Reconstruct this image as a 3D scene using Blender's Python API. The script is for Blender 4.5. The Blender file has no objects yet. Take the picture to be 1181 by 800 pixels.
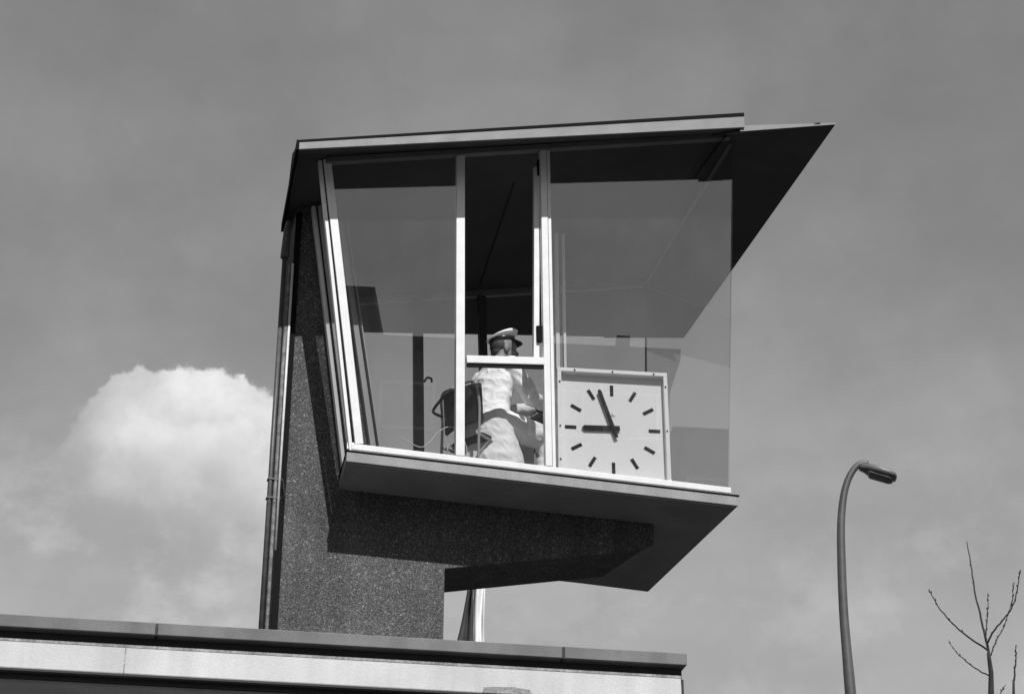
import bpy, bmesh, math, random
from mathutils import Vector, Matrix, noise
random.seed(7)
R = math.radians
scene = bpy.context.scene

# ------------------------------------------------------------------ camera
PITCH = 27.2
cam_d = bpy.data.cameras.new("camera"); cam = bpy.data.objects.new("camera", cam_d)
scene.collection.objects.link(cam); scene.camera = cam
cam.location = (0, 0, 1.6); cam.rotation_euler = (R(90 + PITCH), 0, 0)
cam_d.sensor_width = 36; cam_d.lens = 2164 * 36 / 1181; cam_d.clip_end = 6000
cam_d.clip_start = 0.1

# ------------------------------------------------------------------ sky, sun, exposure
SUN_TO = Vector((0.217, -0.655, 0.708)).normalized()
sun_el = math.asin(SUN_TO.z); sun_az = math.atan2(SUN_TO.x, SUN_TO.y)
world = bpy.data.worlds.new("World"); scene.world = world; world.use_nodes = True
wt = world.node_tree; wn = wt.nodes; wl = wt.links
for n in list(wn): wn.remove(n)
def wmath(op, a, b=None, c=None, clamp=False):
    n = wn.new('ShaderNodeMath'); n.operation = op; n.use_clamp = clamp
    for i, v in enumerate((a, b, c)):
        if v is None: continue
        if isinstance(v, (int, float)): n.inputs[i].default_value = v
        else: wl.new(v, n.inputs[i])
    return n.outputs[0]
def wmap(v, a, b, c, d):
    n = wn.new('ShaderNodeMapRange'); n.interpolation_type = 'SMOOTHSTEP'
    wl.new(v, n.inputs[0])
    for i, q in enumerate((a, b, c, d)): n.inputs[i + 1].default_value = q
    return n.outputs[0]
sky = wn.new('ShaderNodeTexSky'); sky.sky_type = 'NISHITA'; sky.sun_disc = False
sky.sun_elevation = sun_el; sky.sun_rotation = sun_az
sky.air_density = 1.0; sky.dust_density = 1.0; sky.ozone_density = 1.0
sep = wn.new('ShaderNodeSeparateColor'); wl.new(sky.outputs[0], sep.inputs[0])
skyv = wmath('ADD', wmath('MULTIPLY', sep.outputs[0], 0.45), wmath('MULTIPLY', sep.outputs[1], 0.35))
tc = wn.new('ShaderNodeTexCoord'); sx = wn.new('ShaderNodeSeparateXYZ'); wl.new(tc.outputs['Generated'], sx.inputs[0])
az = wmath('MULTIPLY', wmath('ARCTAN2', sx.outputs[0], sx.outputs[1]), 57.26258)
el = wmath('MULTIPLY', wmath('ARCSINE', sx.outputs[2]), 57.26258)
def wnoise(scale, detail=6, rough=.55, stretch=1.0, off=0):
    mp = wn.new('ShaderNodeMapping'); wl.new(tc.outputs['Generated'], mp.inputs[0])
    mp.inputs['Scale'].default_value = (1, 1, stretch); mp.inputs['Location'].default_value = (off, off * .7, 0)
    n = wn.new('ShaderNodeTexNoise'); n.inputs['Scale'].default_value = scale
    n.inputs['Detail'].default_value = detail; n.inputs['Roughness'].default_value = rough
    wl.new(mp.outputs[0], n.inputs['Vector']); return n.outputs[0]
n_soft = wnoise(5.5, 7, .58, 1.5)
n_mid = wnoise(14, 7, .6, 1.0, 3.1)
n_fine = wnoise(42, 5, .5, 1.0, 1.3)
# cumulus standing behind the tower: its top edge as a function of azimuth
d_az = wmath('SUBTRACT', az, -10.2)
top = wmath('SUBTRACT', 26.2, wmath('MULTIPLY', wmath('POWER', wmath('ABSOLUTE', d_az), 2.6), 0.036))
top = wmath('ADD', top, wmath('MULTIPLY', wmath('SUBTRACT', n_mid, 0.5), 3.4))
top = wmath('ADD', top, wmath('MULTIPLY', wmath('SUBTRACT', n_fine, 0.5), 1.5))
top = wmath('ADD', top, wmath('MULTIPLY', wmath('SUBTRACT', wnoise(26, 4, .5, 1.0, 5.7), 0.5), 2.6))
dep = wmath('SUBTRACT', top, el)                       # degrees below the cloud's top
edge = wmath('MAXIMUM', wmap(dep, -0.08, 0.22, 0, 0.58), wmap(dep, -0.3, 2.5, 0, 0.75))
fade = wmap(dep, 0.4, 5.0, 1.0, 0.16)
side = wmap(az, -15.6, -9.6, 0.25, 1.0)
side2 = wmap(az, -6.0, -3.5, 1.0, 0.0)
bill = wmap(n_mid, 0.32, 0.68, 0.62, 1.22)
bill2 = wmap(n_fine, 0.30, 0.70, 0.86, 1.12)
cum = wmath('MULTIPLY', wmath('MULTIPLY', wmath('MULTIPLY', edge, fade), wmath('MULTIPLY', side, side2)), wmath('MULTIPLY', bill, bill2), clamp=True)
cum = wmath('MULTIPLY', cum, wmap(el, 19.8, 24.2, 0.22, 1.0))
cum = wmath('MULTIPLY', cum, wmap(az, -16.4, -13.0, 0.0, 1.0))
front = wmap(sx.outputs[1], 0.0, 0.3, 0.0, 1.0)
cum = wmath('MULTIPLY', cum, front)
# thin veil everywhere and brighter sky towards the sun (behind the camera)
veil = wmap(n_soft, 0.35, 0.75, 0.0, 1.0)
back = wmap(sx.outputs[1], 0.0, -0.6, 0.0, 1.0)
bank = wmath('MULTIPLY', wmath('MULTIPLY', wmap(az, 128, 140, 0, 1), wmap(az, 160, 170, 1, 0)), wmath('MULTIPLY', wmap(el, 12, 15, 0, 1), wmap(el, 27, 34, 1, 0)))  # bright cloud bank added out of view for the front glass to reflect
bank = wmath('MULTIPLY', bank, wmap(n_mid, 0.25, 0.75, 0.85, 1.1))
backv = wmath('ADD', wmath('MULTIPLY', back, 0.25), wmath('MULTIPLY', bank, 4.7))
veil2 = wmath('MULTIPLY', veil, wmap(el, 12, 40, 1.0, 0.5))
base = wmath('ADD', wmath('MULTIPLY', skyv, 1.0), wmath('MULTIPLY', veil2, 1.0))
base = wmath('ADD', base, 1.17)
base = wmath('MULTIPLY', base, wmap(n_mid, 0.3, 0.7, 0.97, 1.06))
base = wmath('MULTIPLY', base, wmap(sx.outputs[1], -0.35, 0.3, 0.45, 1.0))
SKY_K = 0.10
lowhaze = wmap(el, 15, 32, 0.85, 0.0)
base = wmath('ADD', base, lowhaze)
n_low = wnoise(17, 7, .58, 1.3, 8.3)
puff = wmath('MULTIPLY', wmap(n_low, 0.44, 0.66, 0.0, 1.0), wmath('MULTIPLY', wmap(el, 26.5, 19.5, 0.0, 1.0), wmap(sx.outputs[1], 0.2, 0.5, 0.0, 1.0)))
base = wmath('ADD', base, wmath('MULTIPLY', puff, wmap(az, -11.0, -4.0, 1.3, 0.6)))
v = wmath('ADD', base, wmath('MULTIPLY', cum, 9.0))
v = wmath('ADD', v, backv)
comb = wn.new('ShaderNodeCombineColor')
for i in range(3): wl.new(v, comb.inputs[i])
bg = wn.new('ShaderNodeBackground'); bg.inputs['Strength'].default_value = SKY_K
wl.new(comb.outputs[0], bg.inputs[0]); wo = wn.new('ShaderNodeOutputWorld'); wl.new(bg.outputs[0], wo.inputs[0])

sun_d = bpy.data.lights.new("sun", 'SUN'); sun = bpy.data.objects.new("sun", sun_d); scene.collection.objects.link(sun)
sun_d.energy = 4.7; sun_d.angle = R(0.5); sun_d.color = (1, 1, 1)
sun.rotation_euler = SUN_TO.to_track_quat('Z', 'Y').to_euler(); sun.location = (5, -15, 30)
vs = scene.view_settings; vs.view_transform = 'Standard'; vs.look = 'None'; vs.exposure = 0.0; vs.gamma = 1; vs.use_curve_mapping = False
scene.render.resolution_x = 1024; scene.render.resolution_y = 693
scene.cycles.transparent_max_bounces = 24; scene.cycles.max_bounces = 8

# ------------------------------------------------------------------ materials (the photograph is black and white: every colour is a grey)
M = {}
def mat(name, val, rough=.6, spec=.5, metal=0, var=0, vscale=5, fine=0, fscale=80, bump=0, bscale=60, streak=0):
    m = bpy.data.materials.new(name); m.use_nodes = True; M[name] = m
    nt = m.node_tree; N = nt.nodes; Lk = nt.links; b = N['Principled BSDF']
    b.inputs['Roughness'].default_value = rough; b.inputs['Metallic'].default_value = metal
    b.inputs['Specular IOR Level'].default_value = spec
    b.inputs['Base Color'].default_value = (val, val, val, 1)
    t = N.new('ShaderNodeTexCoord'); cur = None
    def mul(a, bb):
        x = N.new('ShaderNodeMath'); x.operation = 'MULTIPLY'
        for i, q in enumerate((a, bb)):
            if isinstance(q, (int, float)): x.inputs[i].default_value = q
            else: Lk.new(q, x.inputs[i])
        return x.outputs[0]
    def nz(scale, lo, hi, stretch=(1, 1, 1), det=5):
        mp = N.new('ShaderNodeMapping'); mp.inputs['Scale'].default_value = stretch; Lk.new(t.outputs['Object'], mp.inputs[0])
        n = N.new('ShaderNodeTexNoise'); n.inputs['Scale'].default_value = scale; n.inputs['Detail'].default_value = det
        Lk.new(mp.outputs[0], n.inputs['Vector'])
        r = N.new('ShaderNodeMapRange'); Lk.new(n.outputs[0], r.inputs[0])
        r.inputs[1].default_value = .3; r.inputs[2].default_value = .7; r.inputs[3].default_value = lo; r.inputs[4].default_value = hi
        return r.outputs[0]
    cur = val
    if var: cur = mul(cur, nz(vscale, 1 - var, 1 + var))
    if fine: cur = mul(cur, nz(fscale, 1 - fine, 1 + fine, det=2))
    if streak: cur = mul(cur, nz(9, 1 - streak, 1 + streak * .4, (1, 1, .12)))
    if not isinstance(cur, (int, float)):
        c = N.new('ShaderNodeCombineColor')
        for i in range(3): Lk.new(cur, c.inputs[i])
        Lk.new(c.outputs[0], b.inputs['Base Color'])
        Lk.new(nz(max(vscale, 3) * 2, rough * .85, min(1, rough * 1.15)), b.inputs['Roughness'])
    if bump:
        n = N.new('ShaderNodeTexNoise'); n.inputs['Scale'].default_value = bscale; Lk.new(t.outputs['Object'], n.inputs['Vector'])
        bp = N.new('ShaderNodeBump'); bp.inputs['Strength'].default_value = bump; bp.inputs['Distance'].default_value = .01
        Lk.new(n.outputs[0], bp.inputs['Height']); Lk.new(bp.outputs[0], b.inputs['Normal'])
    return m
def mat_aggregate():
    m = mat('exposed_aggregate', .13, .9, .12); nt = m.node_tree; N = nt.nodes; Lk = nt.links; b = N['Principled BSDF']
    t = N.new('ShaderNodeTexCoord')
    def vor(scale):
        v = N.new('ShaderNodeTexVoronoi'); v.inputs['Scale'].default_value = scale; Lk.new(t.outputs['Object'], v.inputs['Vector']); return v
    v1 = vor(190); v2 = vor(85)
    s1 = N.new('ShaderNodeSeparateColor'); Lk.new(v1.outputs['Color'], s1.inputs[0])
    s2 = N.new('ShaderNodeSeparateColor'); Lk.new(v2.outputs['Color'], s2.inputs[0])
    r1 = N.new('ShaderNodeValToRGB'); e = r1.color_ramp.elements
    e[0].position = 0; e[0].color = (.035, .035, .035, 1); e[1].position = 1; e[1].color = (.27, .27, .27, 1)
    for p, c in ((.35, .068), (.65, .105), (.88, .15), (.96, .20)):
        q = e.new(p); q.color = (c, c, c, 1)
    Lk.new(s1.outputs[0], r1.inputs[0])
    r2 = N.new('ShaderNodeMapRange'); Lk.new(s2.outputs[1], r2.inputs[0])
    r2.inputs[1].default_value = .95; r2.inputs[2].default_value = 1; r2.inputs[3].default_value = 0; r2.inputs[4].default_value = .15
    big = N.new('ShaderNodeTexNoise'); big.inputs['Scale'].default_value = 2.2; big.inputs['Detail'].default_value = 6; Lk.new(t.outputs['Object'], big.inputs['Vector'])
    rb = N.new('ShaderNodeMapRange'); Lk.new(big.outputs[0], rb.inputs[0]); rb.inputs[1].default_value = .3; rb.inputs[2].default_value = .7; rb.inputs[3].default_value = .82; rb.inputs[4].default_value = 1.15
    a = N.new('ShaderNodeVectorMath'); a.operation = 'ADD'; Lk.new(r1.outputs[0], a.inputs[0]); Lk.new(r2.outputs[0], a.inputs[1])
    sc = N.new('ShaderNodeVectorMath'); sc.operation = 'SCALE'; mp = N.new('ShaderNodeMapping'); mp.inputs['Scale'].default_value = (1, 1, .07); Lk.new(t.outputs['Object'], mp.inputs[0])
    st = N.new('ShaderNodeTexNoise'); st.inputs['Scale'].default_value = 7; st.inputs['Detail'].default_value = 5; Lk.new(mp.outputs[0], st.inputs['Vector'])
    rs_ = N.new('ShaderNodeMapRange'); Lk.new(st.outputs[0], rs_.inputs[0]); rs_.inputs[1].default_value = .35; rs_.inputs[2].default_value = .7; rs_.inputs[3].default_value = 1.12; rs_.inputs[4].default_value = .82
    mm = N.new('ShaderNodeMath'); mm.operation = 'MULTIPLY'; Lk.new(rb.outputs[0], mm.inputs[0]); Lk.new(rs_.outputs[0], mm.inputs[1])
    Lk.new(a.outputs[0], sc.inputs[0]); Lk.new(mm.outputs[0], sc.inputs['Scale'])
    Lk.new(sc.outputs[0], b.inputs['Base Color'])
    bp = N.new('ShaderNodeBump'); bp.inputs['Strength'].default_value = .55; bp.inputs['Distance'].default_value = .006
    Lk.new(v1.outputs['Distance'], bp.inputs['Height']); bp.invert = True
    Lk.new(bp.outputs[0], b.inputs['Normal'])
def mat_glass(name, tint=.94, ior=1.78):
    m = bpy.data.materials.new(name); m.use_nodes = True; M[name] = m
    nt = m.node_tree; N = nt.nodes; Lk = nt.links
    for n in list(N): N.remove(n)
    tr = N.new('ShaderNodeBsdfTransparent'); tr.inputs[0].default_value = (tint, tint, tint, 1)
    gl = N.new('ShaderNodeBsdfGlossy'); gl.inputs['Roughness'].default_value = .0
    ge = N.new('ShaderNodeNewGeometry'); mx = N.new('ShaderNodeMix'); mx.data_type = 'FLOAT'
    mx.inputs[2].default_value = ior; mx.inputs[3].default_value = 1 / ior
    Lk.new(ge.outputs['Backfacing'], mx.inputs[0])
    fr = N.new('ShaderNodeFresnel'); Lk.new(mx.outputs[0], fr.inputs['IOR'])
    ms = N.new('ShaderNodeMixShader'); Lk.new(fr.outputs[0], ms.inputs[0]); Lk.new(tr.outputs[0], ms.inputs[1]); Lk.new(gl.outputs[0], ms.inputs[2])
    o = N.new('ShaderNodeOutputMaterial'); df = N.new('ShaderNodeBsdfDiffuse'); df.inputs[0].default_value = (.7, .7, .7, 1)
    tc_ = N.new('ShaderNodeTexCoord'); nz = N.new('ShaderNodeTexNoise'); nz.inputs['Scale'].default_value = 2.2; nz.inputs['Detail'].default_value = 9; nz.inputs['Roughness'].default_value = .72
    mp = N.new('ShaderNodeMapping'); mp.inputs['Scale'].default_value = (1, 1, .45); Lk.new(tc_.outputs['Object'], mp.inputs[0]); Lk.new(mp.outputs[0], nz.inputs['Vector'])
    mr = N.new('ShaderNodeMapRange'); Lk.new(nz.outputs[0], mr.inputs[0]); mr.inputs[1].default_value = .35; mr.inputs[2].default_value = .75; mr.inputs[3].default_value = .002; mr.inputs[4].default_value = .022
    vo = N.new('ShaderNodeTexVoronoi'); vo.inputs['Scale'].default_value = 9; Lk.new(tc_.outputs['Object'], vo.inputs['Vector'])
    sp = N.new('ShaderNodeMapRange'); Lk.new(vo.outputs['Distance'], sp.inputs[0]); sp.inputs[1].default_value = .045; sp.inputs[2].default_value = .03; sp.inputs[3].default_value = 0; sp.inputs[4].default_value = .25
    ad = N.new('ShaderNodeMath'); ad.operation = 'MAXIMUM'; Lk.new(mr.outputs[0], ad.inputs[0]); Lk.new(sp.outputs[0], ad.inputs[1])
    m3 = N.new('ShaderNodeMixShader'); Lk.new(ad.outputs[0], m3.inputs[0]); Lk.new(ms.outputs[0], m3.inputs[1]); Lk.new(df.outputs[0], m3.inputs[2]); Lk.new(m3.outputs[0], o.inputs[0])
mat_aggregate()
mat_glass('window_glass'); mat_glass('rear_glass', .96, 1.45)
mat('white_paint', .80, .4, .5, var=.05, vscale=7, fine=.03)
mat('shadow_gap', .02, .8, .2)
mat('fascia_grey', .22, .6, .4, var=.05, vscale=3, fine=.12, fscale=140, bump=.1)
mat('roof_edge_black', .012, .8, .05)
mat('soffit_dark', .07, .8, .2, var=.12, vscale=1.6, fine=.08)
mat('post_grey', .30, .5, .4, var=.1)
mat('head_frame', .16, .5, .5, var=.15, vscale=5)
mat('slab_edge', .30, .75, .3, var=.12, vscale=4, fine=.18, fscale=120, streak=.12)
mat('slab_underside', .25, .85, .2, var=.15, vscale=2.5, fine=.1, fscale=100)
mat('floor_cover', .12, .7, .4, var=.1)
mat('strip_black', .012, .85, .05)
mat('pipe_dark', .07, .5, .5, var=.25, vscale=12)
mat('pipe_rusty', .20, .7, .3, var=.5, vscale=16, fine=.3, streak=.4)
mat('pipe_light', .62, .45, .5, var=.15, vscale=14)
mat('coping_metal', .135, .55, .5, metal=.0, var=.28, vscale=2.2, fine=.10, fscale=90, streak=.1)
mat('coping_joint', .04, .7, .3)
mat('concrete_band', .58, .85, .2, var=.10, vscale=2.2, fine=.05, fscale=110, streak=.10, bump=.15, bscale=60)
mat('band_stain_shade', .30, .9, .2, var=.35, vscale=9, fine=.3, fscale=60)  # shared by the joint, the repair patch and the painted coping shade
mat('eave_soffit', .42, .85, .2, var=.12, vscale=3, fine=.06)
mat('render_wall', .35, .9, .2, var=.1, vscale=2, fine=.08)
mat('clock_white', .80, .55, .3, fine=.05, fscale=120)
mat('clock_frame', .80, .4, .5, var=.04, fine=.03)
mat('clock_black', .012, .7, .15)
mat('coat_cloth', .84, .9, .2, var=.05, vscale=6, bump=.12, bscale=18)
mat('trouser_cloth', .12, .9, .2, var=.1)
mat('shoe_leather', .03, .4, .5)
mat('skin', .16, .6, .4, var=.06, vscale=20)
mat('hair', .04, .7, .3)
mat('cap_white', .74, .8, .2, fine=.03)
mat('cap_black', .02, .3, .6)
mat('chair_black', .03, .5, .4, var=.1)
mat('chair_tube', .30, .3, .6)
mat('chair_tube_black', .05, .4, .5)
mat('box_black', .035, .5, .4, var=.1)
mat('desk_grey', .10, .5, .4, var=.1)
mat('cable_white', .6, .6, .3)
mat('lamp_pole', .085, .5, .5, var=.18, vscale=4, fine=.06, fscale=30, streak=.15)
mat('lamp_head', .15, .45, .5, var=.1, vscale=8)
mat('lamp_glass', .14, .5, .4)
mat('bark', .035, .9, .2, var=.3, vscale=18, fine=.2)
mat('flag_white', .78, .9, .2, var=.05, vscale=5)
mat('flag_grey', .06, .9, .2, var=.1)
mat('grass', .05, .95, .1, var=.25, vscale=.3, fine=.3, fscale=8)
mat('asphalt', .045, .9, .2, var=.15, vscale=.7, fine=.2, fscale=40)
mat('paving', .09, .9, .2, var=.12, vscale=.6, fine=.1, fscale=20)
mat('kerb', .35, .85, .2, var=.1)
mat('road_paint', .7, .7, .2, var=.15, vscale=6)
mat('brick', .09, .9, .2, var=.15, vscale=1.5, fine=.15, fscale=12)
mat('dark_pane', .03, .08, .7)
mat('frame_light', .6, .6, .3)

# ------------------------------------------------------------------ helpers
ROOTLOC = {}
def wloc(o):
    v = Vector(o.location); p = o.parent
    while p: v = v + p.location; p = p.parent
    return v
def empty(name, loc, label, cat, group=None):
    o = bpy.data.objects.new(name, None); scene.collection.objects.link(o); o.location = loc
    o.empty_display_size = .2; tag(o, label, cat, group); return o
def tag(o, label=None, cat=None, group=None, kind=None):
    if label: o['label'] = label
    if cat: o['category'] = cat
    if group: o['group'] = group
    if kind: o['kind'] = kind
    return o
def link(name, bm, m, parent=None, smooth=False, bevel=0):
    """vertices are in world metres; the object's origin goes to their middle"""
    bmesh.ops.recalc_face_normals(bm, faces=bm.faces)
    vs_ = [v.co for v in bm.verts]
    c = Vector([(min(v[i] for v in vs_) + max(v[i] for v in vs_)) / 2 for i in range(3)])
    for v in bm.verts: v.co -= c
    me = bpy.data.meshes.new(name); bm.to_mesh(me); bm.free()
    ms = m if isinstance(m, (list, tuple)) else [m]
    for q in ms: me.materials.append(M[q])
    if smooth: me.polygons.foreach_set('use_smooth', [True] * len(me.polygons))
    o = bpy.data.objects.new(name, me); scene.collection.objects.link(o)
    if parent: o.parent = parent; o.location = c - wloc(parent)
    else: o.location = c
    if bevel:
        md = o.modifiers.new('bevel', 'BEVEL'); md.width = bevel; md.segments = 2; md.limit_method = 'ANGLE'; md.angle_limit = R(35)
    return o
def hexa(bm, p):            # p: 4 bottom, 4 top points
    v = [bm.verts.new(q) for q in p]
    for f in ((0, 1, 2, 3), (4, 5, 6, 7), (0, 1, 5, 4), (1, 2, 6, 5), (2, 3, 7, 6), (3, 0, 4, 7)):
        bm.faces.new([v[i] for i in f])
def prism(bm, poly, off):   # polygon of points extruded by the vector off
    a = [bm.verts.new(q) for q in poly]; b = [bm.verts.new(Vector(q) + Vector(off)) for q in poly]
    bm.faces.new(a); bm.faces.new(b[::-1]); n = len(a)
    for i in range(n): bm.faces.new((a[i], a[(i + 1) % n], b[(i + 1) % n], b[i]))
def loft(bm, A, B):
    a = [bm.verts.new(q) for q in A]; b = [bm.verts.new(q) for q in B]
    bm.faces.new(a); bm.faces.new(b[::-1]); n = len(a)
    for i in range(n): bm.faces.new((a[i], a[(i + 1) % n], b[(i + 1) % n], b[i]))
def tube(bm, pts, rad, seg=10, cap=True):
    pts = [Vector(p) for p in pts]; rr = rad if isinstance(rad, (list, tuple)) else [rad] * len(pts)
    t0 = (pts[1] - pts[0]).normalized(); up = Vector((0, 0, 1)) if abs(t0.z) < .9 else Vector((1, 0, 0))
    nrm = t0.cross(up).normalized(); rings = []
    for i, p in enumerate(pts):
        t = (pts[min(i + 1, len(pts) - 1)] - pts[max(i - 1, 0)]).normalized()
        nrm = (nrm - t * nrm.dot(t)).normalized(); bi = t.cross(nrm)
        rings.append([bm.verts.new(p + (nrm * math.cos(a) + bi * math.sin(a)) * rr[i]) for a in [2 * math.pi * k / seg for k in range(seg)]])
    for i in range(len(rings) - 1):
        for k in range(seg):
            bm.faces.new((rings[i][k], rings[i][(k + 1) % seg], rings[i + 1][(k + 1) % seg], rings[i + 1][k]))
    if cap: bm.faces.new(rings[0][::-1]); bm.faces.new(rings[-1])
def arc(pts, n=8):          # Catmull-Rom through points
    P = [Vector(p) for p in pts]; P = [P[0] * 2 - P[1]] + P + [P[-1] * 2 - P[-2]]; out = []
    for i in range(1, len(P) - 2):
        a, b, c, d = P[i - 1:i + 3]
        for k in range(n):
            t = k / n
            out.append(.5 * ((2 * b) + (c - a) * t + (2 * a - 5 * b + 4 * c - d) * t * t + (3 * b - a - 3 * c + d) * t ** 3))
    out.append(P[-2]); return out
NB = bmesh.new

# cabin frame of reference: s along the front, t inwards, z height (metres)
O = Vector((-1.208, 12.547, 0)); K = Vector((.9607, .2776, 0)).normalized(); I = Vector((-K.y, K.x, 0)); Z = Vector((0, 0, 1))
def W(s, t, z): return O + K * s + I * t + Z * z
def box(bm, s0, s1, t0, t1, z0, z1):
    hexa(bm, [W(s0, t0, z0), W(s1, t0, z0), W(s1, t1, z0), W(s0, t1, z0), W(s0, t0, z1), W(s1, t0, z1), W(s1, t1, z1), W(s0, t1, z1)])
def cz(s, t): return 9.640 + .2352 * (s + .05) + t * -.0237 - .035       # ceiling height
GL = .0875                                                                    # outward lean of the front glass
def gt(z): return .012 - GL * (z - 7.24)                                      # glass plane
def gp(s, z, off=0): return W(s, gt(z) + off, z)

# ------------------------------------------------------------------ ground, road
def sheet(name, m, x0, x1, y0, y1, z, th=None):
    bm = NB()
    if th: hexa(bm, [(x0, y0, z - th), (x1, y0, z - th), (x1, y1, z - th), (x0, y1, z - th), (x0, y0, z), (x1, y0, z), (x1, y1, z), (x0, y1, z)])
    else: bm.faces.new([bm.verts.new(q) for q in ((x0, y0, z), (x1, y0, z), (x1, y1, z), (x0, y1, z))])
    return tag(link(name, bm, m), kind='structure')
sheet('ground', 'grass', -1500, 1500, -1500, 1500, 0)
sheet('road', 'asphalt', -300, 300, -15, -3, .006)
sheet('pavement', 'paving', -300, 300, -2.88, 9.0, .13, .12)
sheet('kerb', 'kerb', -300, 300, -3.0, -2.885, .135, .125)
bm = NB()
for i in range(-30, 30):
    x = i * 6.0
    bm.faces.new([bm.verts.new(q) for q in ((x, -9.06, .010), (x + 3, -9.06, .010), (x + 3, -8.94, .010), (x, -8.94, .010))])
tag(link('road_marking', bm, 'road_paint'), kind='structure')

# ------------------------------------------------------------------ the control tower
tower = empty('control_tower', W(.2, .8, 0), 'concrete traffic control tower with a cantilevered glazed cabin under a rising flat roof', 'tower')

# column with its arm, one concrete body
T0, T1 = .508, 1.10
def col_poly(t):
    return [W(-.40, t, 0), W(.86, t, 0), W(.88, t, 6.556), W(2.45, t, 6.868), W(2.565, t, 6.93), W(2.565, t, 7.1095), W(.37, t, 7.1095), W(-.0, t, 9.2), W(-.06, t, 9.58), W(-.40, t, 9.51)]
bm = NB(); A_ = col_poly(T0); B_ = col_poly(T1)
# back of the arm end is chamfered
B_[3] = W(2.33, T1, 6.85); B_[4] = W(2.40, T1, 6.93); B_[5] = W(2.44, T1, 7.1095)
loft(bm, A_, B_)
column = link('column', bm, 'exposed_aggregate', tower, bevel=.006)

# floor slab: trapezoid tray
sl = [(0, 0), (3.07, 0), (3.061, 2.008), (2.428, 1.965), (-.02, 1.90), (-.02, 1.12), (.049, .508)]
bm = NB(); prism(bm, [W(s, t, 7.113) for s, t in sl], Z * .077); slab = link('floor_slab', bm, 'slab_edge', tower, bevel=.004)
bm = NB()
ins = [(.012, .012), (3.055, .012), (3.047, 1.99), (2.428, 1.95), (-.005, 1.885), (-.005, 1.12), (.06, .508)]
prism(bm, [W(s, t, 7.103) for s, t in ins], Z * .007); link('slab_soffit', bm, 'slab_underside', slab)
bm = NB(); prism(bm, [W(s, t, 7.1925) for s, t in [(-.006, -.006), (3.082, -.006), (3.075, 2.02), (2.428, 1.98), (-.03, 1.91), (-.03, 1.12), (.04, .508)]], Z * .010)
link('drip_edge', bm, 'roof_edge_black', slab)
bm = NB(); prism(bm, [W(s, t, 7.205) for s, t in [(.07, .10), (2.95, .10), (2.98, 1.93), (.02, 1.84), (.02, 1.11), (.07, 1.11)]], Z * .008)
link('floor_covering', bm, 'floor_cover', slab)

# roof
roof_pts = [(-.53, -.30), (3.13, -.30), (3.30, 3.4), (.0, 2.72), (-.12, 1.15), (-.43, .86)]
def cpt(s, t, dz=0): return W(s, t, cz(s, t) + dz)
bm = NB()
A_ = [cpt(s, t) for s, t in roof_pts]; th = [.05, .05, .05, .05, .05, .05]
B_ = [cpt(s, t, th[i]) for i, (s, t) in enumerate(roof_pts)]
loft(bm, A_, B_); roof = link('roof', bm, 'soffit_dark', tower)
# the prow: the eave goes on to a point beyond the end of the upper roof
PA = W(2.975, -.700, 10.088); PB = W(3.815, -.735, 10.288); PC = cpt(4.125, 3.56); PD = cpt(2.90, -.262); PE = cpt(3.2, 3.4)
bm = NB()
lo = [bm.verts.new(p + Z * -.003) for p in (PA, PB, PC, PE, PD)]; hi = [bm.verts.new(p + Z * h) for p, h in ((PA, .045), (PB, .010), (PC, .045), (PE, .045), (PD, .045))]
for f in ((0, 1, 4), (1, 2, 4), (2, 3, 4)): bm.faces.new([lo[i] for i in f]); bm.faces.new([hi[i] for i in f[::-1]])
for a in range(5):
    b = (a + 1) % 5; bm.faces.new((lo[a], lo[b], hi[b], hi[a]))
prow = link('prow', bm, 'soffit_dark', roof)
bm = NB(); n_ = (-I) * .006
hexa(bm, [PA + n_ - Z * .006, PB + n_ - Z * .004, PB + n_ * .3 - Z * .004, PA + n_ * .3 - Z * .006, PA + n_ + Z * .050, PB + n_ + Z * .012, PB + n_ * .3 + Z * .012, PA + n_ * .3 + Z * .050])
link('edge_strip', bm, 'fascia_grey', prow)
# left edge board: the shade on its sunless side is painted in as black
bm = NB(); hexa(bm, [W(-.587, -.538, 9.369), W(-.566, -.538, 9.369), cpt(-.435, .865, -.02), cpt(-.465, .865, -.02),
                     W(-.587, -.538, 9.456), W(-.566, -.538, 9.456), cpt(-.435, .865, .06), cpt(-.465, .865, .06)])
link('shaded_edge_board', bm, 'roof_edge_black', roof)
# upper roof layer with the sloping eave that overhangs the front glass
L_ = dict(s=-.565, t=-.532, zb=9.373, zt=9.455, bk=.8, sb=-.45, sm=-.495); R_ = dict(s=3.008, t=-.72, zb=10.114, zt=10.254, bk=2.4, sb=3.008, sm=3.008)
bm = NB()
def sec(e, ti):
    s = e['s']; si = s; sb = e['sb']; sm = e['sm']
    return [W(s, e['t'] + .012, e['zb'] + .004), W(s, e['t'] + .012, e['zt']), W(sm, .3, cz(sm, .3) + .13), W(sb, e['bk'], cz(sb, e['bk']) + .13), W(sb, e['bk'], cz(sb, e['bk']) + .052), W(si, ti + .10, cz(si, ti) + .052), W(si, ti + .03, cz(si, ti) - .004)]
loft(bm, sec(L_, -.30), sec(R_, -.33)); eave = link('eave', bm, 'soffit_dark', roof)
bm = NB()
def fz(e): return e['zb'], e['zt']
def fstrip(bm, a0, a1, d0, d1):   # between fractions of the fascia height, depth d0..d1 in front
    p = []
    for a in (a0, a1):
        for e, d in ((L_, d1), (R_, d1), (R_, d0), (L_, d0)):
            p.append(W(e['s'], e['t'] + d, e['zb'] + (e['zt'] - e['zb']) * a))
    hexa(bm, p)
fstrip(bm, 0.02, .76, .010, -.006); link('fascia_board', bm, 'fascia_grey', eave)
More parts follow.
